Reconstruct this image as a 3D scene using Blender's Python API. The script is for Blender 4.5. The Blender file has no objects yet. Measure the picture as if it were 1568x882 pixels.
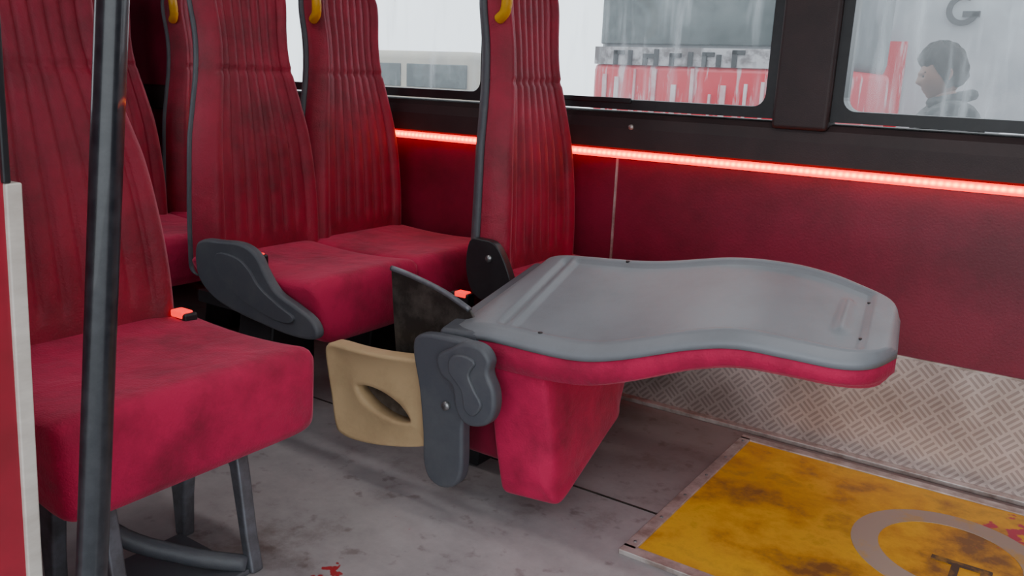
import bpy, bmesh, math, random
from mathutils import Matrix, Vector
random.seed(3)
C = bpy.context.scene.collection

# ------------------------------------------------------------------ materials
def newmat(name):
    m = bpy.data.materials.new(name); m.use_nodes = True
    nt = m.node_tree; b = nt.nodes["Principled BSDF"]
    return m, nt, b
def N(nt, t, **k):
    n = nt.nodes.new(t)
    for a, v in k.items(): setattr(n, a, v)
    return n
def mat(name, c1, rough=.6, metal=0., c2=None, nscale=6., lo=.4, hi=.65, bscale=0., bstr=.2, sheen=0., coat=0., stretch=(1,1,1), detail=6, fold=0.):
    m, nt, b = newmat(name)
    b.inputs["Base Color"].default_value = (*c1, 1)
    b.inputs["Roughness"].default_value = rough
    b.inputs["Metallic"].default_value = metal
    tc = N(nt, "ShaderNodeTexCoord")
    mp = N(nt, "ShaderNodeMapping"); mp.inputs["Scale"].default_value = stretch
    nt.links.new(tc.outputs["Object"], mp.inputs[0])
    if c2 is not None:
        no = N(nt, "ShaderNodeTexNoise"); no.inputs["Scale"].default_value = nscale; no.inputs["Detail"].default_value = detail
        no.inputs["Roughness"].default_value = .65
        nt.links.new(mp.outputs[0], no.inputs["Vector"])
        cr = N(nt, "ShaderNodeValToRGB")
        cr.color_ramp.elements[0].position = lo; cr.color_ramp.elements[0].color = (*c1, 1)
        cr.color_ramp.elements[1].position = hi; cr.color_ramp.elements[1].color = (*c2, 1)
        nt.links.new(no.outputs[0], cr.inputs[0]); nt.links.new(cr.outputs[0], b.inputs["Base Color"])
    last=None
    if bscale:
        n2 = N(nt, "ShaderNodeTexNoise"); n2.inputs["Scale"].default_value = bscale; n2.inputs["Detail"].default_value = 3
        nt.links.new(tc.outputs["Object"], n2.inputs["Vector"])
        bp = N(nt, "ShaderNodeBump"); bp.inputs["Strength"].default_value = bstr; bp.inputs["Distance"].default_value = .004
        nt.links.new(n2.outputs[0], bp.inputs["Height"]); nt.links.new(bp.outputs[0], b.inputs["Normal"]); last=bp
    if fold:
        n3 = N(nt, "ShaderNodeTexNoise"); n3.inputs["Scale"].default_value = 9; n3.inputs["Detail"].default_value = 5; n3.inputs["Distortion"].default_value=.8
        nt.links.new(tc.outputs["Object"], n3.inputs["Vector"])
        b3 = N(nt, "ShaderNodeBump"); b3.inputs["Strength"].default_value = fold; b3.inputs["Distance"].default_value = .02
        nt.links.new(n3.outputs[0], b3.inputs["Height"])
        if last: nt.links.new(b3.outputs[0], last.inputs["Normal"])
        else: nt.links.new(b3.outputs[0], b.inputs["Normal"])
    if sheen:
        b.inputs["Sheen Weight"].default_value = sheen
        b.inputs["Sheen Roughness"].default_value = .35
        b.inputs["Sheen Tint"].default_value = (1, .45, .55, 1)
    if coat: b.inputs["Coat Weight"].default_value = coat
    return m
def emis(name, c, s):
    m, nt, b = newmat(name)
    b.inputs["Base Color"].default_value = (*c, 1)
    b.inputs["Emission Color"].default_value = (*c, 1)
    b.inputs["Emission Strength"].default_value = s
    return m

M_fab   = mat("red_seat_fabric", (.52,.004,.066), .8, c2=(.19,.002,.022), nscale=7.5, lo=.42, hi=.76, bscale=240, bstr=.35, sheen=.30, detail=14, fold=.35)
M_fabB  = mat("red_backrest_fabric", (.34,.003,.032), .55, c2=(.14,.002,.013), nscale=6, lo=.38, hi=.72, bscale=240, bstr=.3, sheen=.36, detail=14, fold=.25)
M_grey  = mat("grey_plastic", (.20,.21,.23), .45, c2=(.165,.172,.185), nscale=6, lo=.45, hi=.75, bscale=500, bstr=.1, detail=12)
M_dgrey = mat("dark_grey_plastic", (.075,.08,.095), .5, c2=(.105,.11,.12), nscale=12, lo=.45, hi=.75, bscale=400, bstr=.12, detail=10)
M_dark  = mat("dark_trim", (.024,.013,.014), .55, c2=(.036,.019,.020), nscale=6, bscale=300, bstr=.15)
M_black = mat("black_rubber", (.010,.010,.012), .4, c2=(.018,.018,.02), nscale=20)
M_pole  = mat("black_pole_paint", (.010,.011,.015), .3, c2=(.025,.025,.03), nscale=40, coat=.3)
M_beige = mat("beige_plastic", (.56,.39,.21), .55, c2=(.38,.25,.13), nscale=7, lo=.45, hi=.8, bscale=300, bstr=.08, detail=12)
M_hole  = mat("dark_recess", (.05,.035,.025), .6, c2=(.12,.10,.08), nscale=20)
M_cream = mat("cream_edge_strip", (.62,.56,.50), .5, c2=(.48,.42,.37), nscale=8, stretch=(1,1,3))
M_doorred = mat("red_door_panel", (.36,.010,.03), .45, c2=(.24,.008,.020), nscale=4)
M_wallred = mat("maroon_wall_panel", (.23,.007,.034), .42, c2=(.13,.004,.018), nscale=3, bscale=180, bstr=.12, sheen=.12, detail=12)
M_steel = mat("painted_steel_leg", (.20,.21,.24), .4, .5, c2=(.12,.12,.13), nscale=18)
M_dsteel = mat("worn_dark_steel", (.05,.045,.04), .4, .6, c2=(.16,.15,.13), nscale=14, lo=.45, hi=.75)
M_alu   = mat("aluminium_trim", (.60,.54,.51), .4, .5, c2=(.32,.24,.21), nscale=14)
M_yellowh = mat("yellow_handle", (.80,.42,.01), .35, c2=(.70,.36,.01), nscale=10)
M_ceil  = mat("ceiling_lining", (.50,.48,.47), .8, c2=(.45,.43,.42), nscale=3)
M_screw = mat("screw_metal", (.35,.35,.36), .35, .8, c2=(.2,.2,.2), nscale=80)
M_buck  = emis("glowing_buckle_red", (1,.01,.01), 1.8)  # red gleam on the buttons put in as emission, they are no lamps
M_asph  = mat("wet_asphalt", (.16,.16,.17), .35, c2=(.24,.24,.25), nscale=1.2, bscale=40, bstr=.2)
M_skin  = mat("skin", (.20,.095,.062), .5, c2=(.15,.07,.045), nscale=12)
M_hair  = mat("dark_hair", (.008,.006,.005), .9, c2=(.014,.010,.009), nscale=90, bscale=60, bstr=.4)
M_coat  = mat("dark_patterned_jacket", (.010,.011,.012), .85, c2=(.06,.06,.06), nscale=22, lo=.5, hi=.62, bscale=60, bstr=.3)
M_jean  = mat("dark_trousers", (.025,.03,.045), .8, c2=(.04,.045,.06), nscale=30)
M_shoe  = mat("shoe_leather", (.02,.018,.016), .4, c2=(.03,.03,.03), nscale=30)
M_white = mat("white_car_paint", (.80,.81,.83), .3, c2=(.68,.69,.72), nscale=1.5, coat=.5)
M_lgrey = mat("light_grey_van_paint", (.40,.42,.44), .4, c2=(.28,.30,.32), nscale=1.5, coat=.3)
M_tan   = mat("tan_house_wall", (.50,.44,.34), .7, c2=(.35,.33,.30), nscale=.6)
M_redpaint = mat("red_car_paint", (.60,.010,.03), .3, c2=(.60,.38,.40), nscale=5, lo=.54, hi=.62, stretch=(3,1,.4), coat=.3)
M_dglass = mat("dark_vehicle_glass", (.025,.038,.038), .25, c2=(.09,.11,.11), nscale=3)
M_greyw = mat("grey_bus_body", (.17,.18,.19), .6, c2=(.09,.10,.10), nscale=1.2)
M_fill = emis("fill_panel_glow", (1,.96,.92), 3)  # glow for the added fill panels under the ceiling

def floor_mat():
    m, nt, b = newmat("worn_grey_vinyl"); L=nt.links.new
    tc=N(nt,"ShaderNodeTexCoord")
    n1=N(nt,"ShaderNodeTexNoise"); n1.inputs["Scale"].default_value=3.2; n1.inputs["Detail"].default_value=14; n1.inputs["Roughness"].default_value=.70
    L(tc.outputs["Object"],n1.inputs["Vector"])
    cr=N(nt,"ShaderNodeValToRGB"); e=cr.color_ramp.elements
    e[0].position=.36; e[0].color=(.44,.41,.415,1); e[1].position=.70; e[1].color=(.15,.11,.10,1)
    x=e.new(.54); x.color=(.34,.315,.32,1)
    L(n1.outputs[0],cr.inputs[0])
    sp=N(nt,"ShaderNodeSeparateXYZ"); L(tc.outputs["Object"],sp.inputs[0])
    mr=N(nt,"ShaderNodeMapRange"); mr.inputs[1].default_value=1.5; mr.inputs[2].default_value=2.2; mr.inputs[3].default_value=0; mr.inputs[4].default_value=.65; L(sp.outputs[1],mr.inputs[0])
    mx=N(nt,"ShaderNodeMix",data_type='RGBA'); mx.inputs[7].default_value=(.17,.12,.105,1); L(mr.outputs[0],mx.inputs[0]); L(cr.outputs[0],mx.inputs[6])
    n2=N(nt,"ShaderNodeTexNoise"); n2.inputs["Scale"].default_value=20; n2.inputs["Detail"].default_value=6; L(tc.outputs["Object"],n2.inputs["Vector"])
    r2=N(nt,"ShaderNodeMapRange"); r2.inputs[1].default_value=.60; r2.inputs[2].default_value=.70; r2.inputs[4].default_value=.5; L(n2.outputs[0],r2.inputs[0])
    m2=N(nt,"ShaderNodeMix",data_type='RGBA'); m2.inputs[7].default_value=(.10,.06,.05,1); L(r2.outputs[0],m2.inputs[0]); L(mx.outputs[2],m2.inputs[6])
    n3=N(nt,"ShaderNodeTexNoise"); n3.inputs["Scale"].default_value=34; L(tc.outputs["Object"],n3.inputs["Vector"])
    d3=N(nt,"ShaderNodeVectorMath",operation='DISTANCE'); d3.inputs[1].default_value=(-1.155,1.09,0); L(tc.outputs["Object"],d3.inputs[0])
    r3=N(nt,"ShaderNodeMapRange"); r3.inputs[1].default_value=0; r3.inputs[2].default_value=.07; r3.inputs[3].default_value=.16; r3.inputs[4].default_value=-.2; L(d3.outputs["Value"],r3.inputs[0])
    a3=N(nt,"ShaderNodeMath",operation='ADD'); L(n3.outputs[0],a3.inputs[0]); L(r3.outputs[0],a3.inputs[1])
    g3=N(nt,"ShaderNodeMapRange"); g3.inputs[1].default_value=.57; g3.inputs[2].default_value=.61; L(a3.outputs[0],g3.inputs[0])
    m3=N(nt,"ShaderNodeMix",data_type='RGBA'); m3.inputs[7].default_value=(.40,.02,.03,1); L(g3.outputs[0],m3.inputs[0]); L(m2.outputs[2],m3.inputs[6])
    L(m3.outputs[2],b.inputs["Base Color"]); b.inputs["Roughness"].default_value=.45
    bp=N(nt,"ShaderNodeBump"); bp.inputs["Strength"].default_value=.3; bp.inputs["Distance"].default_value=.004; L(n1.outputs[0],bp.inputs["Height"]); L(bp.outputs[0],b.inputs["Normal"])
    return m
M_floor=floor_mat()

def yellow_plate_mat():
    m, nt, b = newmat("yellow_painted_plate")
    tc = N(nt, "ShaderNodeTexCoord")
    n1 = N(nt, "ShaderNodeTexNoise"); n1.inputs["Scale"].default_value = 4.2; n1.inputs["Detail"].default_value = 12; n1.inputs["Roughness"].default_value=.66
    nt.links.new(tc.outputs["Object"], n1.inputs["Vector"])
    cr = N(nt, "ShaderNodeValToRGB"); e = cr.color_ramp.elements
    e[0].position=.34; e[0].color=(.22,.09,.012,1)
    e[1].position=.45; e[1].color=(.66,.31,.004,1)
    x = e.new(.55); x.color=(.84,.46,.004,1)
    x = e.new(.70); x.color=(.38,.17,.01,1)
    nt.links.new(n1.outputs[0], cr.inputs[0])
    n2 = N(nt, "ShaderNodeTexNoise"); n2.inputs["Scale"].default_value = 24; n2.inputs["Detail"].default_value=4
    nt.links.new(tc.outputs["Object"], n2.inputs["Vector"])
    sp = N(nt, "ShaderNodeVectorMath", operation='DISTANCE'); sp.inputs[1].default_value=(.03,2.14,0)
    nt.links.new(tc.outputs["Object"], sp.inputs[0])
    mr = N(nt, "ShaderNodeMapRange"); mr.inputs[1].default_value=.03; mr.inputs[2].default_value=.22; mr.inputs[3].default_value=.18; mr.inputs[4].default_value=-.25
    nt.links.new(sp.outputs["Value"], mr.inputs[0])
    ad = N(nt, "ShaderNodeMath", operation='ADD'); nt.links.new(mr.outputs[0], ad.inputs[0]); nt.links.new(n2.outputs[0], ad.inputs[1])
    gt = N(nt, "ShaderNodeMapRange"); gt.inputs[1].default_value=.58; gt.inputs[2].default_value=.63; nt.links.new(ad.outputs[0], gt.inputs[0])
    mx = N(nt, "ShaderNodeMix", data_type='RGBA'); mx.inputs[7].default_value=(.5,.01,.06,1)
    nt.links.new(gt.outputs[0], mx.inputs[0]); nt.links.new(cr.outputs[0], mx.inputs[6]); nt.links.new(mx.outputs[2], b.inputs["Base Color"])
    b.inputs["Roughness"].default_value=.45
    return m
M_yel = yellow_plate_mat()

def checker_mat():
    m, nt, b = newmat("aluminium_checker_plate")
    L = nt.links.new
    def ma(op, a, b_=None, c=None):
        n = N(nt, "ShaderNodeMath", operation=op)
        for i, v in enumerate((a, b_, c)):
            if v is None: continue
            if isinstance(v, (int, float)): n.inputs[i].default_value = v
            else: L(v, n.inputs[i])
        return n.outputs[0]
    tc = N(nt, "ShaderNodeTexCoord"); sp = N(nt, "ShaderNodeSeparateXYZ"); L(tc.outputs["Object"], sp.inputs[0])
    k = 24.
    u = ma('MULTIPLY', sp.outputs[0], k); v = ma('MULTIPLY', sp.outputs[2], k)
    p = ma('ADD', u, v); q = ma('SUBTRACT', u, v)
    p = ma('MULTIPLY', p, .7071); q = ma('MULTIPLY', q, .7071)
    fp = ma('FLOOR', p); fq = ma('FLOOR', q)
    par = ma('FLOORED_MODULO', ma('ADD', fp, fq), 2.)
    lp = ma('ABSOLUTE', ma('SUBTRACT', ma('FRACT', p), .5)); lq = ma('ABSOLUTE', ma('SUBTRACT', ma('FRACT', q), .5))
    pf = ma('FRACT', p); qf = ma('FRACT', q)
    def bars(a, cfr):
        long_ = ma('LESS_THAN', a, .40)
        st = ma('ABSOLUTE', ma('SUBTRACT', ma('FRACT', ma('MULTIPLY', cfr, 3.)), .5))
        th = ma('LESS_THAN', st, .24)
        return ma('MULTIPLY', long_, th)
    m1 = bars(lp, qf); m2 = bars(lq, pf)
    mask = ma('ADD', ma('MULTIPLY', m1, par), ma('MULTIPLY', m2, ma('SUBTRACT', 1., par)))
    bp = N(nt, "ShaderNodeBump"); bp.inputs["Strength"].default_value=1.; bp.inputs["Distance"].default_value=.004
    L(mask, bp.inputs["Height"]); L(bp.outputs[0], b.inputs["Normal"])
    no = N(nt, "ShaderNodeTexNoise"); no.inputs["Scale"].default_value=4; no.inputs["Detail"].default_value=6; L(tc.outputs["Object"], no.inputs["Vector"])
    cr = N(nt, "ShaderNodeValToRGB"); cr.color_ramp.elements[0].position=.35; cr.color_ramp.elements[0].color=(.42,.33,.30,1)
    cr.color_ramp.elements[1].position=.7; cr.color_ramp.elements[1].color=(.80,.69,.65,1); L(no.outputs[0], cr.inputs[0])
    mx = N(nt, "ShaderNodeMix", data_type='RGBA', blend_type='MULTIPLY'); mx.inputs[7].default_value=(.68,.65,.65,1)
    L(mask, mx.inputs[0]); L(cr.outputs[0], mx.inputs[6]); L(mx.outputs[2], b.inputs["Base Color"])
    b.inputs["Metallic"].default_value=.5; b.inputs["Roughness"].default_value=.34
    return m
M_check = checker_mat()

def glass_mat():
    m, nt, b = newmat("wet_foggy_glass")
    nt.nodes.remove(b); L = nt.links.new
    out = nt.nodes["Material Output"]
    tc = N(nt, "ShaderNodeTexCoord")
    mp = N(nt, "ShaderNodeMapping"); mp.inputs["Scale"].default_value=(26,26,3.0); L(tc.outputs["Object"], mp.inputs[0])
    no = N(nt, "ShaderNodeTexNoise"); no.inputs["Scale"].default_value=1; no.inputs["Detail"].default_value=4; L(mp.outputs[0], no.inputs["Vector"])
    n2 = N(nt, "ShaderNodeTexNoise"); n2.inputs["Scale"].default_value=2.4; n2.inputs["Detail"].default_value=3; L(tc.outputs["Object"], n2.inputs["Vector"])
    r1 = N(nt, "ShaderNodeMapRange"); r1.inputs[1].default_value=.50; r1.inputs[2].default_value=.70; r1.inputs[3].default_value=0; r1.inputs[4].default_value=.26; L(no.outputs[0], r1.inputs[0])
    r2 = N(nt, "ShaderNodeMapRange"); r2.inputs[1].default_value=.35; r2.inputs[2].default_value=.7; r2.inputs[3].default_value=.06; r2.inputs[4].default_value=.18; L(n2.outputs[0], r2.inputs[0])
    ad = N(nt, "ShaderNodeMath", operation='ADD', use_clamp=True); L(r1.outputs[0], ad.inputs[0]); L(r2.outputs[0], ad.inputs[1])
    tr = N(nt, "ShaderNodeBsdfTransparent"); tr.inputs[0].default_value=(.94,.965,.98,1)
    tl = N(nt, "ShaderNodeBsdfTranslucent"); tl.inputs[0].default_value=(.72,.77,.81,1)
    m1 = N(nt, "ShaderNodeMixShader"); L(ad.outputs[0], m1.inputs[0]); L(tr.outputs[0], m1.inputs[1]); L(tl.outputs[0], m1.inputs[2])
    gl = N(nt, "ShaderNodeBsdfGlossy"); gl.inputs["Roughness"].default_value=.08
    m2 = N(nt, "ShaderNodeMixShader"); m2.inputs[0].default_value=.03; L(m1.outputs[0], m2.inputs[1]); L(gl.outputs[0], m2.inputs[2])
    L(m2.outputs[0], out.inputs[0])
    return m
M_glass = glass_mat()

def led_mat():
    m, nt, b = newmat("red_led_strip"); L = nt.links.new
    tc = N(nt, "ShaderNodeTexCoord"); sp = N(nt, "ShaderNodeSeparateXYZ"); L(tc.outputs["Object"], sp.inputs[0])
    k = N(nt, "ShaderNodeMath", operation='MULTIPLY'); k.inputs[1].default_value=58*2*math.pi; L(sp.outputs[0], k.inputs[0])
    s = N(nt, "ShaderNodeMath", operation='SINE'); L(k.outputs[0], s.inputs[0])
    r = N(nt, "ShaderNodeMapRange"); r.inputs[1].default_value=-1; r.inputs[2].default_value=1; r.inputs[3].default_value=.45; L(s.outputs[0], r.inputs[0])
    z = N(nt, "ShaderNodeMath", operation='SUBTRACT'); z.inputs[1].default_value=.783; L(sp.outputs[2], z.inputs[0])
    z2 = N(nt, "ShaderNodeMath", operation='ABSOLUTE'); L(z.outputs[0], z2.inputs[0])
    rz = N(nt, "ShaderNodeMapRange"); rz.inputs[1].default_value=.001; rz.inputs[2].default_value=.0085; rz.inputs[3].default_value=1; rz.inputs[4].default_value=0; L(z2.outputs[0], rz.inputs[0])
    mu = N(nt, "ShaderNodeMath", operation='MULTIPLY'); L(r.outputs[0], mu.inputs[0]); L(rz.outputs[0], mu.inputs[1])
    cr = N(nt, "ShaderNodeMix", data_type='RGBA'); cr.inputs[6].default_value=(1,.0,.001,1); cr.inputs[7].default_value=(1,.30,.05,1); L(mu.outputs[0], cr.inputs[0])
    st = N(nt, "ShaderNodeMapRange"); st.inputs[3].default_value=5.; st.inputs[4].default_value=13.; L(mu.outputs[0], st.inputs[0])
    b.inputs["Base Color"].default_value=(.4,.0,.0,1)
    L(cr.outputs[2], b.inputs["Emission Color"]); L(st.outputs[0], b.inputs["Emission Strength"])
    return m
M_led = led_mat()

# ------------------------------------------------------------------ mesh helpers
def empty(name):
    e = bpy.data.objects.new(name, None); e.empty_display_size=.05; C.objects.link(e); return e
def mk(name, verts, faces, m, parent=None, smooth=False, bevel=0., seg=3, sub=0):
    me = bpy.data.meshes.new(name); me.from_pydata([tuple(v) for v in verts], [], faces)
    bm = bmesh.new(); bm.from_mesh(me); bmesh.ops.recalc_face_normals(bm, faces=bm.faces); bm.to_mesh(me); bm.free()
    o = bpy.data.objects.new(name, me); C.objects.link(o)
    me.materials.append(m)
    if smooth:
        for p in me.polygons: p.use_smooth=True
    if bevel:
        b = o.modifiers.new("b", 'BEVEL'); b.width=bevel; b.segments=seg; b.limit_method='ANGLE'; b.angle_limit=math.radians(35)
        for p in me.polygons: p.use_smooth=True
        w = o.modifiers.new("w", 'WEIGHTED_NORMAL')
    if sub:
        s = o.modifiers.new("s", 'SUBSURF'); s.levels=sub; s.render_levels=sub
    if parent: o.parent=parent
    return o
def hexa(name, p, m, parent=None, **k):
    return mk(name, p, [(0,1,2,3),(4,5,6,7),(0,1,5,4),(1,2,6,5),(2,3,7,6),(3,0,4,7)], m, parent, **k)
def box(name, lo, hi, m, parent=None, **k):
    x0,y0,z0=lo; x1,y1,z1=hi
    return hexa(name, [(x0,y0,z0),(x1,y0,z0),(x1,y1,z0),(x0,y1,z0),(x0,y0,z1),(x1,y0,z1),(x1,y1,z1),(x0,y1,z1)], m, parent, **k)
def catmull(pts, n=8, closed=True):
    out=[]; L=len(pts)
    rng = range(L) if closed else range(L-1)
    for i in rng:
        g = (lambda j: pts[j%L]) if closed else (lambda j: pts[min(max(j,0),L-1)])
        p0,p1,p2,p3=[Vector(g(i+j)) for j in (-1,0,1,2)]
        for s in range(n):
            t=s/n
            out.append(.5*((2*p1)+(-p0+p2)*t+(2*p0-5*p1+4*p2-p3)*t*t+(-p0+3*p1-3*p2+p3)*t**3))
    if not closed: out.append(Vector(pts[-1]))
    return out
def prism(name, pts, y0, y1, m, parent=None, smooth_n=0, bevel=.004):
    if smooth_n: pts=[tuple(v) for v in catmull([Vector((a,b,0)) for a,b in pts], smooth_n)]
    pts=[(p[0],p[1]) for p in pts]; n=len(pts)
    v=[(a,y0,b) for a,b in pts]+[(a,y1,b) for a,b in pts]
    f=[tuple(range(n)),tuple(range(2*n-1,n-1,-1))]+[(i,(i+1)%n,n+(i+1)%n,n+i) for i in range(n)]
    return mk(name,v,f,m,parent,bevel=bevel,seg=3)
def loft(name, rings, m, parent=None, closed=True, caps=True, smooth=True):
    n=len(rings[0]); v=[p for r in rings for p in r]; f=[]
    for i in range(len(rings)-1):
        for j in range(n if closed else n-1):
            a=i*n+j; b=i*n+(j+1)%n
            f.append((a,b,b+n,a+n))
    if caps: f+= [tuple(range(n)), tuple(range((len(rings)-1)*n, len(rings)*n))]
    return mk(name,v,f,m,parent,smooth=smooth)
def tube(name, pts, r, m, parent=None, n=12, radii=None):
    pts=[Vector(p) for p in pts]; rings=[]
    up=Vector((0,0,1))
    for i,p in enumerate(pts):
        d=(pts[min(i+1,len(pts)-1)]-pts[max(i-1,0)]).normalized()
        a = up if abs(d.dot(up))<.9 else Vector((0,1,0))
        s=d.cross(a).normalized(); t=d.cross(s).normalized()
        rr = radii[i] if radii else r
        rings.append([p+s*math.cos(2*math.pi*k/n)*rr+t*math.sin(2*math.pi*k/n)*rr for k in range(n)])
    return loft(name,rings,m,parent)
def sinterp(tab,x):
    L=len(tab)
    if x<=tab[0][0]: return tab[0][1]
    if x>=tab[-1][0]: return tab[-1][1]
    for i in range(L-1):
        a,b=tab[i][0],tab[i+1][0]
        if x<=b:
            t=(x-a)/(b-a)
            p0=tab[max(i-1,0)][1];p1=tab[i][1];p2=tab[i+1][1];p3=tab[min(i+2,L-1)][1]
            return .5*((2*p1)+(-p0+p2)*t+(2*p0-5*p1+4*p2-p3)*t*t+(-p0+3*p1-3*p2+p3)*t**3)
def sst(a,b,x):
    t=min(1,max(0,(x-a)/(b-a))); return t*t*(3-2*t)

# ------------------------------------------------------------------ bus shell
WY=2.38
XR=-4.0; XF=1.8; YL=.42; CZ=1.85
box("floor",(XR,YL,-.04),(XF,WY+.06,0),M_floor)
box("ceiling",(XR,YL-.04,CZ),(XF,WY+.06,CZ+.05),M_ceil)
wr=empty("wall_right")
box("maroon_panel",(XR,WY,.318),(XF,WY+.06,.80),M_wallred,wr)
box("maroon_lower_panel",(XR,WY,0),(-1.34,WY+.06,.318),M_wallred,wr)
box("checker_plate",(-1.34,WY-.004,0),(XF,WY+.06,.318),M_check,wr,bevel=.003)
box("plate_top_edge",(-1.34,WY-.007,.314),(XF,WY,.320),M_alu,wr)
box("panel_joint_strip",(-1.223,WY-.004,.33),(-1.216,WY,.772),M_alu,wr)
sec=[(WY+.06,.792),(WY-.012,.792),(WY-.022,.80),(WY-.022,.86),(WY-.012,.89),(WY+.0,.905),(WY+.06,.91)]
loft("dark_ledge",[[(x,a,b) for a,b in sec] for x in (XR,XF)],M_dark,wr,smooth=False)
box("header",(XR,WY-.02,1.52),(XF,WY+.06,CZ),M_dark,wr)
box("upper_rear_panel",(XR,WY-.012,.90),(-3.05,WY+.06,1.53),M_wallred,wr)
tube("wall_screw",[(-1.17,WY-.028,.865),(-1.17,WY-.020,.865)],.008,M_alu,wr,n=12)
wins=[(-2.95,-1.75),(-1.63,-.775),(-.568,.62),(.80,1.7)]
pill=[(-3.10,-2.95),(-1.75,-1.63),(-.775,-.568),(.62,.80),(1.7,XF)]
for i,(a,b) in enumerate(pill):
    box("pillar_%d"%(i+1),(a+.028,WY-.03,.89),(b-.028,WY+.06,1.53),M_dark,wr,bevel=.012)
def rrect(x0,x1,z0,z1,r,n=6):
    pts=[]
    for cx,cz,a0 in ((x1-r,z1-r,0),(x0+r,z1-r,90),(x0+r,z0+r,180),(x1-r,z0+r,270)):
        for k in range(n+1):
            a=math.radians(a0+90*k/n); pts.append((cx+r*math.cos(a),cz+r*math.sin(a)))
    return pts
def window(name,x0,x1,z0,z1,yi,yo,yg,fw=.03):
    e=empty(name)
    inn=rrect(x0,x1,z0,z1,.035); out=rrect(x0-fw,x1+fw,z0-fw,z1+fw,.004)
    rings=[[(a,yo,b) for a,b in out],[(a,yi,b) for a,b in out],[(a,yi,b) for a,b in inn],[(a,yo,b) for a,b in inn],[(a,yo,b) for a,b in out]]
    loft("rubber_frame",rings,M_black,e,caps=False,smooth=False)
    mk("pane",[(x0-.01,yg,z0-.01),(x1+.01,yg,z0-.01),(x1+.01,yg,z1+.01),(x0-.01,yg,z1+.01)],[(0,1,2,3)],M_glass,e)
    return e
for i,(a,b) in enumerate(wins):
    e=window("window_%d"%(i+1),a,b,.945,1.49,WY-.012,WY+.055,WY+.03)
    if i==1:
        box("slider_rail",(-1.45,WY-.02,.935),(-1.18,WY-.012,.95),M_black,e,bevel=.002)
wl=empty("wall_left")
post=[(-1.25,0),(-1.01,0),(-.985,.38),(-.94,.87),(-.895,1.40),(-.86,CZ),(-1.25,CZ)]
prism("post_panel",post,YL-.04,YL+.018,M_doorred,wl,bevel=.003)
prism("cream_edge",[(-1.03,.0),(-1.005,.38),(-.96,.87),(-.934,.87),(-.979,.38),(-1.004,.0)],YL+.016,YL+.033,M_cream,wl,bevel=.002)
prism("rubber_edge",[(-.96,.87),(-.88,CZ),(-.857,CZ),(-.934,.87)],YL+.014,YL+.022,M_black,wl,bevel=.002)
box("lower_panel",(XR,YL-.04,0),(-1.25,YL+.018,.93),M_wallred,wl)
box("top_panel",(XR,YL-.04,1.5),(-1.25,YL+.018,CZ),M_dark,wl)
box("front_panel",(1.1,YL-.04,0),(XF,YL+.02,CZ),M_doorred,wl)
box("door_header",(-.87,YL-.04,1.72),(1.1,YL+.02,CZ),M_dark,wl)
window("window_5",-3.9,-1.3,.96,1.47,YL-.035,YL+.015,YL-.01)
box("wall_back",(XR-.05,YL-.04,0),(XR,WY+.06,CZ),M_wallred)
box("wall_front",(XF,YL-.04,0),(XF+.05,WY+.06,CZ),M_dark)
sk=empty("bus_body_skirt")
box("skirt_panel_door_side",(XR,YL-.06,-.40),(XF,YL-.0,-.04),M_white,sk)
box("skirt_panel_window_side",(XR,WY+.0,-.40),(XF,WY+.06,-.04),M_white,sk)
for i,wx in enumerate((-3.2,1.3)):
    for j,wy in enumerate((YL+.12,WY-.10)):
        tube("wheel_%d_%d"%(i,j),[(wx,wy-.09,-.30),(wx,wy+.09,-.30)],.25,M_black,sk,n=32)
box("trim_1",(XR,1.730,0),(-.715,1.735,.002),M_dsteel)
box("baseboard_right",(-1.30,WY-.03,0),(XF,WY-.004,.014),M_alu,bevel=.003)

# ------------------------------------------------------------------ yellow ramp plate
rp=empty("wheelchair_ramp_plate")
px0,px1,py0,py1=-.70,.75,1.54,2.29
box("yellow_sheet",(px0,py0,0),(px1,py1,.008),M_yel,rp)
for nm,lo,hi in (("edge_a",(px0-.012,py0,0),(px0+.018,py1,.012)),("edge_b",(px0-.012,py0-.02,0),(px1,py0+.012,.012)),("edge_c",(px0-.012,py1-.012,0),(px1,py1+.018,.012)),("edge_d",(px1-.02,py0,0),(px1+.02,py1,.012))):
    box(nm,lo,hi,M_alu,rp,bevel=.002)
M_sym=mat("worn_grey_symbol_paint",(.42,.34,.27),.5,c2=(.55,.34,.08),nscale=12,lo=.50,hi=.66,detail=10)
cx,cy=-.12,1.96
def arc(name,r0,r1,a0,a1,z,m,par,c=(cx,cy),n=48):
    rings=[]
    for k in range(n+1):
        a=math.radians(a0+(a1-a0)*k/n); ca,sa=math.cos(a),math.sin(a)
        rings.append([(c[0]+r0*ca,c[1]+r0*sa,z),(c[0]+r1*ca,c[1]+r1*sa,z),(c[0]+r1*ca,c[1]+r1*sa,z-.002),(c[0]+r0*ca,c[1]+r0*sa,z-.002)])
    return loft(name,rings,m,par,smooth=False)
arc("symbol_wheel",.145,.203,-10,335,.0095,M_sym,rp)
def flatbar(name,p,q,w,z,m,par):
    p=Vector((*p,0));q=Vector((*q,0));d=(q-p).normalized();s=Vector((-d.y,d.x,0))*w/2
    a,b,c,d2=p+s,q+s,q-s,p-s
    return hexa(name,[(t.x,t.y,z-.002) for t in (a,b,c,d2)]+[(t.x,t.y,z) for t in (a,b,c,d2)],m,par)
M_symd=mat("worn_dark_symbol_paint",(.06,.035,.02),.5,c2=(.35,.18,.02),nscale=18,lo=.45,hi=.6)
flatbar("symbol_torso",(-.15,1.93),(-.03,1.93),.020,.0097,M_symd,rp)
flatbar("symbol_thigh",(-.042,1.94),(-.042,1.80),.020,.0099,M_symd,rp)
flatbar("symbol_arm",(-.10,1.92),(-.10,1.85),.016,.0101,M_symd,rp)
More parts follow.
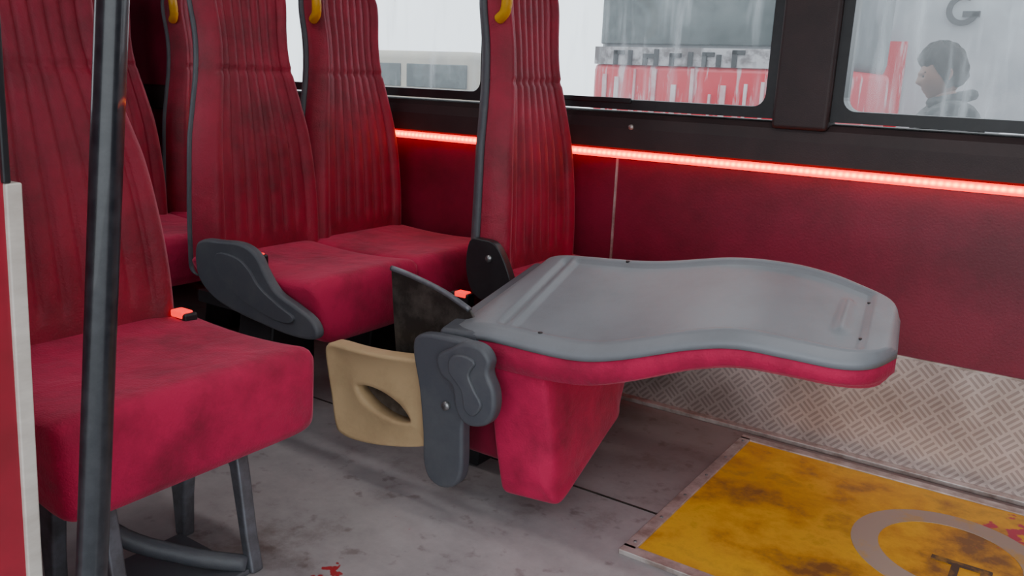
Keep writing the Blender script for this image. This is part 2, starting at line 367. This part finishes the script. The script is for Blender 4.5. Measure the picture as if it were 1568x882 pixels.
for i in range(6):
    tube("rivet_%d"%(i+1),[(px0+.004,py0+.03+i*.138,.011),(px0+.004,py0+.03+i*.138,.0135)],.004,M_screw,rp,n=10)

# ------------------------------------------------------------------ LED strip
led=empty("led_strip_light")
tube("lit_tube",[(-2.95,WY-.016,.781),(XF-.02,WY-.016,.781)],.0125,M_led,led,n=24)
box("mounting_rail",(-2.95,WY-.005,.768),(XF-.02,WY,.792),M_wallred,led)

# ------------------------------------------------------------------ seats
HW=[(.40,.222),(.55,.222),(.68,.214),(.80,.200),(.90,.176),(.98,.156),(1.04,.147),(1.10,.147),(1.18,.155),(1.23,.153)]
TOP=1.27
def backrest(par,x0,yc,rec=.11,wsc=1.,bolst=1.):
    def ring(z,shell):
        e=min(1,max(0,(TOP-z)/.06)); rnd=math.sqrt(max(0,1-(1-e)**2))
        e2=min(1,max(0,(z-.40)/.03)); rb=math.sqrt(max(0.0,1-(1-e2)**2))
        hw=sinterp(HW,z)*wsc*(.45+.55*rnd)
        th=(.105-.035*(z-.45)/.8)*(.25+.75*min(rnd,.2+.8*rb))
        t=(z-.45)/.8
        xf=x0-rec*max(t,0)**1.1+.012*math.sin(math.pi*min(max(t*1.4,0),1))
        seam=math.exp(-((z-.985)/.006)**2)
        pts=[]
        if not shell:
            nf=110
            for k in range(nf+1):
                s=-1+2*k/nf
                ed=1-math.sqrt(max(0,1-abs(s)**7))
                x=xf-th*.55*ed
                x+=.022*bolst*math.exp(-((abs(s)-.82)/.12)**2)*rnd
                if abs(s)<.70:
                    fl=abs(math.cos(s/.70*math.pi*3.5))
                    x-=.014*(1-fl**.45)*rnd*sst(.48,.54,z)
                x-=.007*seam
                pts.append((x,yc+hw*s,z))
            for k in range(13):
                s=1-2*k/12
                ed=1-math.sqrt(max(0,1-abs(s)**7)); pts.append((xf-th+th*.45*ed-.0001,yc+hw*s*.999,z))
        else:
            hw+=.004
            for k in range(25):
                s=-1+2*k/24; pts.append((xf-th*.62,yc+hw*s,z))
            for k in range(25):
                s=1-2*k/24
                ed=1-math.sqrt(max(0,1-abs(s)**6)); pts.append((xf-th-.014+th*.42*ed,yc+hw*s,z))
        return pts
    zs=[.40+.006*i for i in range(6)]+[.44+(1.20-.44)*i/90 for i in range(91)]+[1.20+.07*math.sin(math.pi/2*i/10) for i in range(1,11)]
    zs=sorted(zs)
    loft("backrest_pad",[ring(z,False) for z in zs],M_fabB,par)
    loft("back_shell",[ring(z,True) for z in zs if z<TOP-.004],M_dgrey,par)
def pillow(name,st,m,par,ex=.30,n=56,taper=0.):
    rings=[]
    for (x,yc,hw,zt,zb) in st:
        r=[]
        for k in range(n):
            a=2*math.pi*k/n; c,s=math.cos(a),math.sin(a)
            y=hw*math.copysign(abs(c)**ex,c); zn=math.copysign(abs(s)**ex,s)
            z=(zt+zb)/2+(zt-zb)/2*zn
            y*=1-taper*(1-zn)/2
            r.append((x,yc+y,z))
        rings.append(r)
    return loft(name,rings,m,par)
def cushion(par,xb,xf,yc,hw=.235,zt=.465,zb=.30,taper=.1,lip=.01,ex=.26):
    L=xf-xb; st=[]
    for i in range(41):
        t=i/40; x=xb+L*t
        z1=zt-.018*math.sin(math.pi*t*.9)+lip*t
        z0=.345+(zb-.345)*min(1,t*1.15)
        e=min(1,(1-t)*L/.040); rn=math.sqrt(max(0,1-(1-e)**2))
        eb=min(1,t*L/.03); rb=math.sqrt(max(0,1-(1-eb)**2))
        r_=min(rn,rb)
        mid=(z1+z0)/2
        st.append((x,yc,hw*(.92+.08*r_),mid+(z1-mid)*(.62+.38*r_),mid+(z0-mid)*(.68+.32*r_)))
    return pillow("seat_cushion",st,M_fab,par,taper=taper,ex=ex)
def buckle(par,x,y,z,dx=.02):
    box("buckle_body",(x-.02,y-.022,z-.03),(x+.05,y+.012,z+.012),M_black,par,bevel=.006)
    box("buckle_button",(x+.0,y-.024,z+.0),(x+.042,y+.006,z+.016),M_buck,par,bevel=.004)
def pedestal(par,x,y,hw=.10):
    hexa("pedestal",[(x-.09,y-hw,0),(x+.07,y-hw,0),(x+.07,y+hw,0),(x-.09,y+hw,0),(x-.05,y-hw*.8,.33),(x+.10,y-hw*.8,.33),(x+.10,y+hw*.8,.33),(x-.05,y+hw*.8,.33)],M_black,par,bevel=.01)
    box("seat_pan",(x-.12,y-.18,.315),(x+.30,y+.18,.35),M_black,par)
def handle(par,x0,y,rec=.11,side=-1):
    tube("grab_handle",catmull([(x0-rec-.02,y,1.285),(x0-rec+.02,y-.030,1.265),(x0-rec+.04,y-.036,1.215),(x0-rec+.03,y-.026,1.17),(x0-rec-.0,y-.012,1.15)],6,False),.015,M_yellowh,par)
def armside(par,xb,y,m=M_dgrey,dz=0.,dx=0.):
    P=[(-2.035,.50),(-2.0,.528),(-1.93,.535),(-1.84,.54),(-1.78,.52),(-1.745,.475),(-1.70,.43),(-1.63,.405),(-1.57,.38),(-1.55,.345),(-1.575,.325),(-1.66,.32),(-1.77,.33),(-1.88,.345),(-1.97,.37),(-2.03,.42)]
    P=[(a+2.07+xb+dx,b+dz) for a,b in P]
    prism("side_cover",P,y-.03,y,m,par,smooth_n=5,bevel=.01)
    Q=[(-1.93,.50),(-1.85,.50),(-1.80,.475),(-1.76,.435),(-1.69,.40),(-1.63,.375),(-1.66,.355),(-1.75,.365),(-1.86,.40),(-1.93,.45)]
    Q=[(a+2.07+xb+dx,b+dz) for a,b in Q]
    prism("side_cover_boss",Q,y-.038,y-.02,m,par,smooth_n=5,bevel=.008)

def seat(xb,yc,xf=None,hnd=True,side=False,hw=.235,rec=.07,buck=None,legz=True,taper=.1,zb=.30,by=None,wsc=1.,ex=.26):
    e=empty("bus_seat")
    by = yc if by is None else by
    xf = xf if xf is not None else xb+.45
    backrest(e,xb+.01,by,rec,wsc); cushion(e,xb-.05,xf,yc,hw,taper=taper,zb=zb,ex=ex)
    if legz: pedestal(e,xb+.06,yc)
    if hnd: handle(e,xb+.01,by-.135,rec)
    if side: armside(e,xb,yc-hw+.004)
    if buck: buckle(e,*buck)
    return e
A=seat(-1.64,.865,-1.21,hnd=False,hw=.264,rec=.14,legz=False,taper=.03,zb=.280,buck=(-1.62,1.095,.458),by=.875,wsc=1.07,ex=.2)
for i,yy in enumerate((.72,1.0)):
    P=[(-1.56,.32),(-1.31,.32),(-1.292,.20),(-1.278,.08),(-1.262,.0),(-1.288,.0),(-1.305,.10),(-1.325,.22),(-1.36,.275),(-1.42,.275),(-1.465,.20),(-1.482,.10),(-1.49,.0),(-1.52,.0),(-1.525,.10),(-1.54,.22)]
    prism("leg_frame_%d"%i,P,yy-.015,yy+.015,M_steel,A,bevel=.006)
box("seat_pan",(-1.66,.64,.315),(-1.25,1.09,.35),M_black,A)
hexa("leg_web",[(-1.50,.735,.0),(-1.27,.735,.0),(-1.27,.985,.0),(-1.50,.985,.0),(-1.50,.735,.012),(-1.27,.735,.012),(-1.27,.985,.012),(-1.50,.985,.012)],M_dgrey,A,bevel=.004)
tube("leg_brace",catmull([(-1.50,.74,.26),(-1.44,.80,.12),(-1.36,.90,.05),(-1.28,.985,.02)],6,False),.018,M_dgrey,A)
B2=seat(-1.34,2.115,-.90,hw=.232,by=2.12)
prism("hinge_bracket",[(-1.40,.55),(-1.36,.56),(-1.31,.55),(-1.27,.49),(-1.25,.42),(-1.30,.38),(-1.38,.40),(-1.41,.47)],1.865,1.893,M_black,B2,smooth_n=4)
tube("bracket_bolt",[(-1.33,1.86,.51),(-1.33,1.87,.51)],.010,M_screw,B2)
C2=seat(-2.07,2.12,-1.60,hw=.232,buck=(-1.50,1.955,.36),by=2.125)
C1=seat(-2.07,1.685,-1.60,side=True,hw=.225,taper=.30,zb=.275,hnd=False,buck=(-1.83,1.47,.50),by=1.715,wsc=1.03)
D2=seat(-2.80,2.12,buck=(-2.45,1.90,.47)); D1=seat(-2.80,1.66)
E2=seat(-3.53,2.12); E1=seat(-3.53,1.66)

# ------------------------------------------------------------------ folded seat
F=empty("folded_bus_seat")
stN=[(-1.125,1.45,.435),(-1.03,1.44,.456),(-.78,1.435,.466),(-.56,1.435,.538),(-.476,1.44,.557),(-.39,1.445,.558),(-.30,1.455,.556),(-.25,1.485,.560),(-.226,1.55,.568)]
stF=[(-1.155,1.88,.52),(-1.098,1.885,.550),(-.85,1.885,.574),(-.65,1.885,.612),(-.52,1.88,.620),(-.43,1.87,.614),(-.36,1.835,.606),(-.29,1.78,.597),(-.25,1.69,.588)]
US=[0,.1,.36,.60,.70,.79,.89,.96,1.0]
def edge(tab,u): return Vector([sinterp(list(zip(US,[p[i] for p in tab])),u) for i in range(3)])
def surf(u,v,inset=0.):
    n=edge(stN,u); f=edge(stF,u)
    d=(f-n); w=d.length; vv=inset/max(w,.01)+(1-2*inset/max(w,.01))*v if w>2*inset else .5
    p=n+d*vv
    return p,w
def top_z(u,v,w):
    ed=min(v,1-v)*.45; eu=min((1-u)*.85, 9)
    e=min(ed,eu)
    z=0
    z-= .016*(1-sst(0,.022,e))
    e2=min(ed-.034,(1-u)*.85-.060,(u-.16)*.85)
    z-= .008*sst(0,.010,e2)
    z+= .008*math.exp(-((u-.875)/.012)**2)*sst(.25,.32,v)*(1-sst(.68,.75,v))
    z-= .010*math.exp(-((u-.135)/.012)**2)*sst(.06,.12,v)*(1-sst(.88,.94,v))
    return z
def slab(name,m,z_top,z_bot,inset,feat,nu=110,nv=60):
    V=[];Fc=[]
    for lay in (0,1):
        for i in range(nu+1):
            u=i/nu
            for j in range(nv+1):
                v=j/nv
                p,w=surf(u,v,inset)
                if lay==0: z=z_top+(top_z(u,v,w) if feat else 0)
                else:
                    e=min(min(v,1-v)*.45,(1-u)*.85)
                    if feat: z=z_bot
                    else: z=z_bot*(1-.34*sst(.1,.9,u))+.016*(1-sst(0,.03,e))
                V.append((p.x,p.y,p.z+z))
    o=(nu+1)*(nv+1)
    for i in range(nu):
        for j in range(nv):
            a=i*(nv+1)+j
            Fc.append((a,a+1,a+nv+2,a+nv+1)); Fc.append((o+a,o+a+nv+1,o+a+nv+2,o+a+1))
    for i in range(nu):
        a=i*(nv+1); Fc.append((a,a+nv+1,o+a+nv+1,o+a)); a+=nv; Fc.append((a,o+a,o+a+nv+1,a+nv+1))
    for j in range(nv):
        Fc.append((j,o+j,o+j+1,j+1)); a=nu*(nv+1)+j; Fc.append((a,a+1,o+a+1,o+a))
    return mk(name,V,Fc,m,F,smooth=True)
slab("grey_back_shell",M_grey,.010,-.018,0,True)
slab("red_padding",M_fab,-.014,-.094,.004,False)
for k,(u,v) in enumerate(((.30,.93),(.92,.25),(.92,.78),(.24,.07))):
    p,w=surf(u,v); z=p.z+.010+top_z(u,v,w)
    tube("screw_%d"%(k+1),[(p.x,p.y,z-.003),(p.x,p.y,z+.0015)],.005,M_black,F,n=12)
P=[(-1.200,.395),(-1.18,.432),(-1.11,.440),(-1.05,.440),(-1.01,.43),(-1.025,.36),(-1.035,.30),(-1.052,.25),(-1.052,.14),(-1.07,.096),(-1.11,.078),(-1.148,.09),(-1.165,.13),(-1.168,.20),(-1.180,.30)]
prism("side_cover",P,1.395,1.43,M_dgrey,F,smooth_n=5,bevel=.009)
P=[(-1.08,.425),(-1.04,.447),(-.995,.445),(-.972,.42),(-.975,.39),(-.958,.355),(-.955,.315),(-.97,.28),(-1.005,.262),(-1.04,.265),(-1.062,.295),(-1.072,.34),(-1.105,.36),(-1.115,.40)]
prism("hinge_cover",P,1.375,1.41,M_dgrey,F,smooth_n=5,bevel=.010)
P=[(-1.07,.41),(-1.035,.42),(-1.005,.41),(-1.02,.38),(-1.005,.35),(-.985,.32),(-1.005,.29),(-1.03,.30),(-1.04,.34),(-1.075,.375)]
prism("hinge_cover_boss",P,1.368,1.38,M_dgrey,F,smooth_n=5,bevel=.005)
tube("pivot_bolt",[(-1.095,1.385,.285),(-1.095,1.398,.285)],.010,M_screw,F)
hexa("hinge_bar",[(-1.16,1.44,.40),(-1.05,1.44,.41),(-1.10,1.88,.49),(-1.19,1.88,.48),(-1.16,1.44,.44),(-1.05,1.44,.45),(-1.10,1.88,.53),(-1.19,1.88,.52)],M_dgrey,F,bevel=.01)
rings=[]
for i in range(61):
    t=i/60
    top=[(-1.03,1.455,.43),(-.885,1.455,.43),(-.860,1.865,.47),(-1.03,1.865,.47)]
    mid=[(-1.03,1.465,.255),(-.862,1.475,.262),(-.868,1.868,.33),(-1.03,1.86,.32)]
    bot=[(-1.002,1.478,.062),(-.842,1.482,.076),(-.895,1.862,.168),(-1.005,1.85,.158)]
    def L3(k):
        a,b_,c_=Vector(top[k]),Vector(mid[k]),Vector(bot[k])
        return a*(1-t)*(1-2*t)+b_*4*t*(1-t)+c_*t*(2*t-1)
    q=[L3(k) for k in range(4)]
    e=min(1,(1-t)/.055); rn=math.sqrt(max(0,1-(1-e)**2)); sc=.90+.10*rn
    ring=[]
    for k in range(96):
        a=2*math.pi*(k+.5)/96; c_,s_=math.cos(a),math.sin(a); ex=.17
        uu=math.copysign(abs(c_)**ex,c_)*sc*.5+.5; vv=math.copysign(abs(s_)**ex,s_)*sc*.5+.5
        p=(q[0]*(1-uu)+q[1]*uu)*(1-vv)+(q[3]*(1-uu)+q[2]*uu)*vv
        dfold=math.exp(-((vv-(.15+.75*t))/.10)**2)
        p.x+=(.014*dfold-.007)*uu*sst(0,.1,t)*(1-sst(.9,1,t))
        gf=math.exp(-((uu-(.1+.85*t))/.13)**2)
        p.y-=.016*gf*(1-vv)*sst(0,.15,t)*(1-sst(.85,1,t))
        ring.append(p)
    rings.append(ring)
loft("hanging_cushion",rings,M_fab,F)
hexa("cushion_back_board",[(-1.13,1.50,.13),(-1.0,1.50,.13),(-1.0,1.84,.20),(-1.13,1.84,.20),(-1.13,1.50,.42),(-1.0,1.50,.42),(-1.0,1.84,.46),(-1.13,1.84,.46)],M_wallred,F,bevel=.015)
outer=[(-1.505,.320),(-1.495,.338),(-1.465,.342),(-1.40,.342),(-1.33,.346),(-1.26,.354),(-1.20,.362),(-1.175,.36),(-1.17,.26),(-1.17,.165),(-1.185,.150),(-1.25,.130),(-1.33,.112),(-1.40,.103),(-1.45,.106),(-1.472,.125),(-1.485,.20),(-1.498,.27)]
outer=[(v.x,v.y) for v in catmull([Vector((a,b,0)) for a,b in outer],4)]
hc=Vector((-1.315,.222))
inn=[]
TA=math.radians(-14)
for a,b in outer:
    d=Vector((a,b))-hc; an=math.atan2(d.y,d.x)-TA
    ca,sa=math.cos(an),math.sin(an)
    x_=.088*math.copysign(abs(ca)**.85,ca); y_=.027*sa*(1-.35*(x_/.088)**2)
    inn.append((hc.x+x_*math.cos(TA)-y_*math.sin(TA),hc.y+x_*math.sin(TA)+y_*math.cos(TA)))
def blend(t): return [(o[0]*(1-t)+i[0]*t,o[1]*(1-t)+i[1]*t) for o,i in zip(outer,inn)]
def scaled(pl,k,c=hc): return [(c.x+(a-c.x)*k,c.y+(b-c.y)*k) for a,b in pl]
yb=1.43
rings=[(outer,yb+.03),(outer,yb-.004),(blend(.03),yb-.012),(blend(.10),yb-.012),(blend(.16),yb-.005),(blend(.72),yb-.003),(blend(.86),yb-.008),(blend(.97),yb-.006),(inn,yb+.0),(inn,yb+.03),(outer,yb+.03)]
loft("beige_side_trim",[[(a,y,b) for a,b in r] for r,y in rings],M_beige,F,caps=False)
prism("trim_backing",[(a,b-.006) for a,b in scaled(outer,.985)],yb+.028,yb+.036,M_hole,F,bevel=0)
prism("steel_side_plate",[(-1.36,.538),(-1.30,.530),(-1.20,.508),(-1.12,.478),(-1.09,.44),(-1.12,.40),(-1.22,.33),(-1.34,.30),(-1.352,.42)],1.50,1.508,M_dsteel,F,bevel=.002)
tube("plate_rim",catmull([(-1.36,1.502,.538),(-1.30,1.502,.530),(-1.20,1.502,.508),(-1.12,1.502,.478)],5,False),.007,M_steel,F,n=8)
hexa("pedestal",[(-1.34,1.66,0),(-1.20,1.66,0),(-1.20,1.84,0),(-1.34,1.84,0),(-1.30,1.60,.40),(-1.13,1.60,.40),(-1.13,1.84,.40),(-1.30,1.84,.40)],M_black,F,bevel=.01)
buckle(F,-1.24,1.55,.42)
# ------------------------------------------------------------------ grab pole by the door
gp=empty("grab_pole")
pl=[]
for i in range(24):
    h=CZ*i/23
    pl.append((-.955,.4995+.118*(h-.367),h))
tube("pole_tube",pl,.0185,M_pole,gp,n=24)
tube("pole_foot",[(-.955,.462,0),(-.955,.463,.010)],.034,M_pole,gp,n=24)

for i,(lx,ly) in enumerate(((-.3,1.35),(-1.9,1.35))):
    e=empty("added_ceiling_fill")  # unseen fill light, added to brighten the interior
    box("fill_panel",(lx-.25,ly-.06,CZ-.03),(lx+.25,ly+.06,CZ-.001),M_fill,e,bevel=.008)
    ld=bpy.data.lights.new("fill_light",'AREA'); ld.shape='RECTANGLE'; ld.size=.5; ld.size_y=.12; ld.energy=(4.5,3)[i]; ld.color=(1,.96,.94)
    lo=bpy.data.objects.new("fill_light",ld); lo.location=(lx,ly,CZ-.04); C.objects.link(lo); lo.parent=e

# ------------------------------------------------------------------ outside
GZ=-.55
box("ground",(-30,-20,GZ-.05),(30,40,GZ),M_asph)
def vehicle(name,x0,x1,y0,y1,h,mbody,mlow,lowz,wz0,wz1,n=3,roofr=.12):
    e=empty(name); z0=GZ+.28
    box("body_lower",(x0,y0,z0),(x1,y1,lowz),mlow,e,bevel=.06)
    box("body_upper",(x0+.02,y0+.02,lowz-.05),(x1-.02,y1-.02,GZ+h),mbody,e,bevel=roofr)
    L=(x1-x0)/n
    for i in range(n):
        box("side_window_%d"%i,(x0+L*i+.06,y0+.0,wz0),(x0+L*(i+1)-.06,y0+.03,wz1),M_dglass,e,bevel=.01)
    for i,wx in enumerate((x0+.4,x1-.4)):
        for j,wy in enumerate((y0+.02,y1-.22)):
            tube("wheel_%d_%d"%(i,j),[(wx,wy,GZ+.33),(wx,wy+.2,GZ+.33)],.33,M_black,e,n=28)
    return e
rb=vehicle("parked_red_bus",-3.35,-1.55,6.0,8.0,2.75,M_greyw,M_redpaint,1.14,1.27,1.95,1)
M_band=mat("pale_bus_band",(.42,.40,.41),.5,c2=(.14,.12,.12),nscale=5,lo=.45,hi=.55)
box("pale_fascia_band",(-3.33,5.99,1.12),(-1.57,6.02,1.25),M_band,rb)
for i in range(9):
    x=-3.15+i*.115+random.uniform(-.02,.02); zt=1.21+random.uniform(-.01,.035)
    box("sign_letter_%d"%i,(x,5.975,1.12),(x+.035,5.99,zt),M_black,rb)
    if i%2==0: box("sign_letter_bar_%d"%i,(x,5.975,zt-.03),(x+.09,5.99,zt),M_black,rb)
M_pale=mat("pale_streak_paint",(.62,.55,.56),.4,c2=(.55,.2,.22),nscale=4)
for i in range(12):
    x=-3.25+i*.14+random.uniform(-.04,.04)
    box("door_rib_%d"%i,(x,5.985,.35),(x+random.uniform(.015,.04),6.005,1.02+random.uniform(-.12,.10)),M_pale,rb)
wv=vehicle("parked_grey_van",-2.25,-.40,8.7,12.4,2.9,M_lgrey,M_lgrey,.72,1.95,2.2,1)
box("red_corner_stripe",(-1.80,8.66,GZ+.35),(-1.58,8.70,1.45),M_redpaint,wv)
lt=arc("van_door_emblem",.085,.135,60,350,0,M_black,wv,c=(0,0))
for v in lt.data.vertices:
    x,y,z=v.co; v.co=(-1.17+x,8.67+z*5,1.72+y)
box("van_emblem_bar",(-1.17,8.66,1.66),(-1.03,8.68,1.71),M_black,wv)
wc=empty("parked_white_car")
prof=[(-.62,.3),(-.62,1.15),(-.35,1.30),(-.10,1.50),(1.3,1.55),(1.9,1.1),(2.5,1.0),(2.6,.3)]
prism("car_body",[(a,GZ+b*1.10) for a,b in prof],6.2,7.7,M_white,wc,bevel=.05)
prism("car_window",[(.1,GZ+1.27),(.25,GZ+1.58),(1.2,GZ+1.60),(1.55,GZ+1.27)],6.185,6.2,M_dglass,wc,bevel=.005)
for i,wx in enumerate((-.2,2.0)):
    for j,wy in enumerate((6.18,7.52)):
        tube("wheel_%d_%d"%(i,j),[(wx,wy,GZ+.30),(wx,wy+.2,GZ+.30)],.30,M_black,wc,n=28)
pv=vehicle("parked_tan_van",-9.6,-7.2,9.5,11.2,1.85,M_tan,M_tan,.6,.80,1.12,2)

def build_man(loc,ang,scl):
    e=empty("man")
    def skin(name,vs,es,rad,m,sub=2,root=0):
        me=bpy.data.meshes.new(name); me.from_pydata(vs,es,[]); o=bpy.data.objects.new(name,me); C.objects.link(o)
        me.materials.append(m)
        md=o.modifiers.new("skin",'SKIN'); md.use_smooth_shade=True
        for i,r in enumerate(rad):
            r_=r if isinstance(r,tuple) else (r,r)
            me.skin_vertices[0].data[i].radius=r_
            me.skin_vertices[0].data[i].use_root=(i==root)
        s=o.modifiers.new("s",'SUBSURF'); s.levels=sub; s.render_levels=sub
        o.parent=e; return o
    vs=[(0,0,.95),(0,0,1.14),(.0,0,1.34),(.02,0,1.49),(.01,0,1.575)]
    es=[(0,1),(1,2),(2,3),(3,4)]; rad=[(.18,.14),(.175,.135),(.20,.15),(.17,.14),(.10,.095)]
    for sgn in (1,-1):
        b=len(vs)
        vs+=[(.01,.20*sgn,1.475),(.03,.27*sgn,1.18),(-.08,.25*sgn,.93)]
        es+=[(3,b),(b,b+1),(b+1,b+2)]; rad+=[.095,.07,.05]
    skin("jacket",vs,es,rad,M_coat)
    vs=[(0,0,.95)];es=[];rad=[(.15,.12)]
    for sgn in (1,-1):
        b=len(vs); vs+=[(0,.10*sgn,.86),(-.01,.11*sgn,.50),(.02,.115*sgn,.10)]
        es+=[(0,b),(b,b+1),(b+1,b+2)]; rad+=[.10,.065,.05]
    skin("trousers",vs,es,rad,M_jean)
    for sgn in (1,-1):
        skin("shoe_%s"%("l" if sgn<0 else "r"),[(.05,.115*sgn,.05),(-.06,.118*sgn,.045),(-.16,.125*sgn,.035)],[(0,1),(1,2)],[.045,.045,.035],M_shoe)
        w=Vector((-.085,.25*sgn,.92))
        hv=[tuple(w),tuple(w+Vector((-.02,0,-.05))),tuple(w+Vector((-.035,0,-.085)))]
        skin("palm_%s"%("l" if sgn<0 else "r"),hv,[(0,1),(1,2)],[(.022,.022),(.034,.016),(.034,.014)],M_skin)
        for k in range(4):
            off=-.027+.018*k; ln=(.062,.075,.07,.055)[k]
            b0=w+Vector((-.035+off*1.0,0,-.085)); d=Vector((-.15,-.15*sgn,-1)).normalized()
            skin("finger_%d"%k,[tuple(b0),tuple(b0+d*ln*.5),tuple(b0+d*ln*.8+Vector((0,-.012*sgn,0))),tuple(b0+d*ln+Vector((0,-.024*sgn,0)))],[(0,1),(1,2),(2,3)],[.009,.0085,.008,.006],M_skin,1)
        skin("thumb",[tuple(w+Vector((-.04,0,-.045))),tuple(w+Vector((-.065,-.01*sgn,-.07))),tuple(w+Vector((-.07,-.015*sgn,-.10)))],[(0,1),(1,2)],[.012,.010,.008],M_skin,1)
    skin("neck",[(.01,0,1.48),(-.015,0,1.56),(-.035,0,1.62)],[(0,1),(1,2)],[.062,.058,.058],M_skin)
    hc=Vector((-.045,0,1.675))
    tilt=Matrix.Rotation(math.radians(-8),4,'Y')
    def head(name,m,hair=False):
        V=[];Fc=[];nu,nv=72,60
        for i in range(nv+1):
            ph=math.pi*i/nv
            for j in range(nu):
                th=2*math.pi*j/nu
                x=-math.sin(ph)*math.cos(th); y=math.sin(ph)*math.sin(th); z=math.cos(ph)
                r=Vector((x*.098,y*.077,z*.118))
                if x<0 and z<0: r.x*= 1-.05*(-z)
                if z<-.1:
                    r.y*=1-.28*(-z-.1)
                    if x>0: r.x*=1-.45*min(1,(-z-.1))
                if not hair:
                    wn=math.exp(-(y/.18)**2)*(1 if x<0 else 0)
                    zz=r.z/.118
                    r.x-= .018*wn*math.exp(-((zz+.22)/.11)**2)
                    r.x-= .010*wn*math.exp(-((zz+.05)/.14)**2)
                    r.x-= .008*math.exp(-(y/.4)**2)*math.exp(-((zz-.16)/.07)**2)*(1 if x<0 else 0)
                    r.x+= .010*math.exp(-((abs(y)-.38)/.16)**2)*math.exp(-((zz-.02)/.08)**2)*(1 if x<0 else 0)
                    r.x-= .007*wn*math.exp(-((zz+.50)/.05)**2)
                    r.x-= .006*wn*math.exp(-((zz+.62)/.05)**2)
                    r.x-= .014*math.exp(-(y/.35)**2)*math.exp(-((zz+.86)/.16)**2)*(1 if x<0 else 0)
                else:
                    zz=z
                    line=-.48 if x>.15 else (.45 if x<-.45 else .45-(x+.45)/.60*.93)
                    line+=.03*math.sin(11*th)
                    k=sst(line-.10,line+.10,zz)
                    g=.012+.018*max(0,z)+.014*max(0,-x)*max(0,z)+.004*math.sin(9*th+6*ph)+.003*math.sin(17*th-9*ph)
                    r=r*(1+ (g/.1)*k - .06*(1-k))
                V.append(hc+tilt.to_3x3()@r)
        for i in range(nv):
            for j in range(nu):
                a=i*nu+j;b=i*nu+(j+1)%nu; Fc.append((a,b,b+nu,a+nu))
        return mk(name,V,Fc,m,e,smooth=True)
    head("head",M_skin); head("hair",M_hair,True)
    o3=Vector((-.030,0,.010))
    for sgn in (1,-1):
        tube("ear",[o3+p for p in catmull([(.0,.073*sgn,1.690),(.012,.080*sgn,1.688),(.014,.082*sgn,1.665),(.006,.078*sgn,1.648),(-.003,.072*sgn,1.638)],4,False)],.006,M_skin,e,n=8)
        tube("eye",[o3+Vector(p) for p in [(-.084,.030*sgn,1.655),(-.092,.030*sgn,1.655)]],.007,M_hair,e,n=10)
        tube("eyebrow",[o3+Vector(p) for p in [(-.102,.015*sgn,1.674),(-.100,.03*sgn,1.678),(-.090,.048*sgn,1.674)]],.0045,M_hair,e,n=8)
    tube("jacket_collar",[(.012+.085*math.cos(a),.088*math.sin(a),1.568+.022*math.cos(a)) for a in [math.radians(15*k) for k in range(25)]],.026,M_coat,e,n=8)
    e.location=loc; e.rotation_euler=(0,0,ang); e.scale=(scl,scl,scl)
    return e
build_man((-.60,4.45,GZ),math.radians(14),.975)

# ------------------------------------------------------------------ world, camera
w=bpy.data.worlds.new("overcast_sky"); bpy.context.scene.world=w; w.use_nodes=True
nt=w.node_tree; bg=nt.nodes["Background"]
tc=N(nt,"ShaderNodeTexCoord"); no=N(nt,"ShaderNodeTexNoise"); no.inputs["Scale"].default_value=2; nt.links.new(tc.outputs["Generated"],no.inputs["Vector"])
cr=N(nt,"ShaderNodeValToRGB"); cr.color_ramp.elements[0].color=(.80,.90,.98,1); cr.color_ramp.elements[1].color=(.93,.98,1,1)
nt.links.new(no.outputs[0],cr.inputs[0]); nt.links.new(cr.outputs[0],bg.inputs[0]); bg.inputs[1].default_value=2.75

cam=bpy.data.cameras.new("camera"); cam.sensor_width=36; cam.lens=29.85; cam.clip_start=.02
co=bpy.data.objects.new("camera",cam); C.objects.link(co)
r=Vector((.8245,.5643,.0395)).normalized(); f=Vector((-.5403,.8062,-.2418)).normalized()
u=r.cross(f).normalized(); r=f.cross(u).normalized()
M=Matrix(((r.x,u.x,-f.x,0),(r.y,u.y,-f.y,0),(r.z,u.z,-f.z,1.0),(0,0,0,1)))
co.matrix_world=M
bpy.context.scene.camera=co
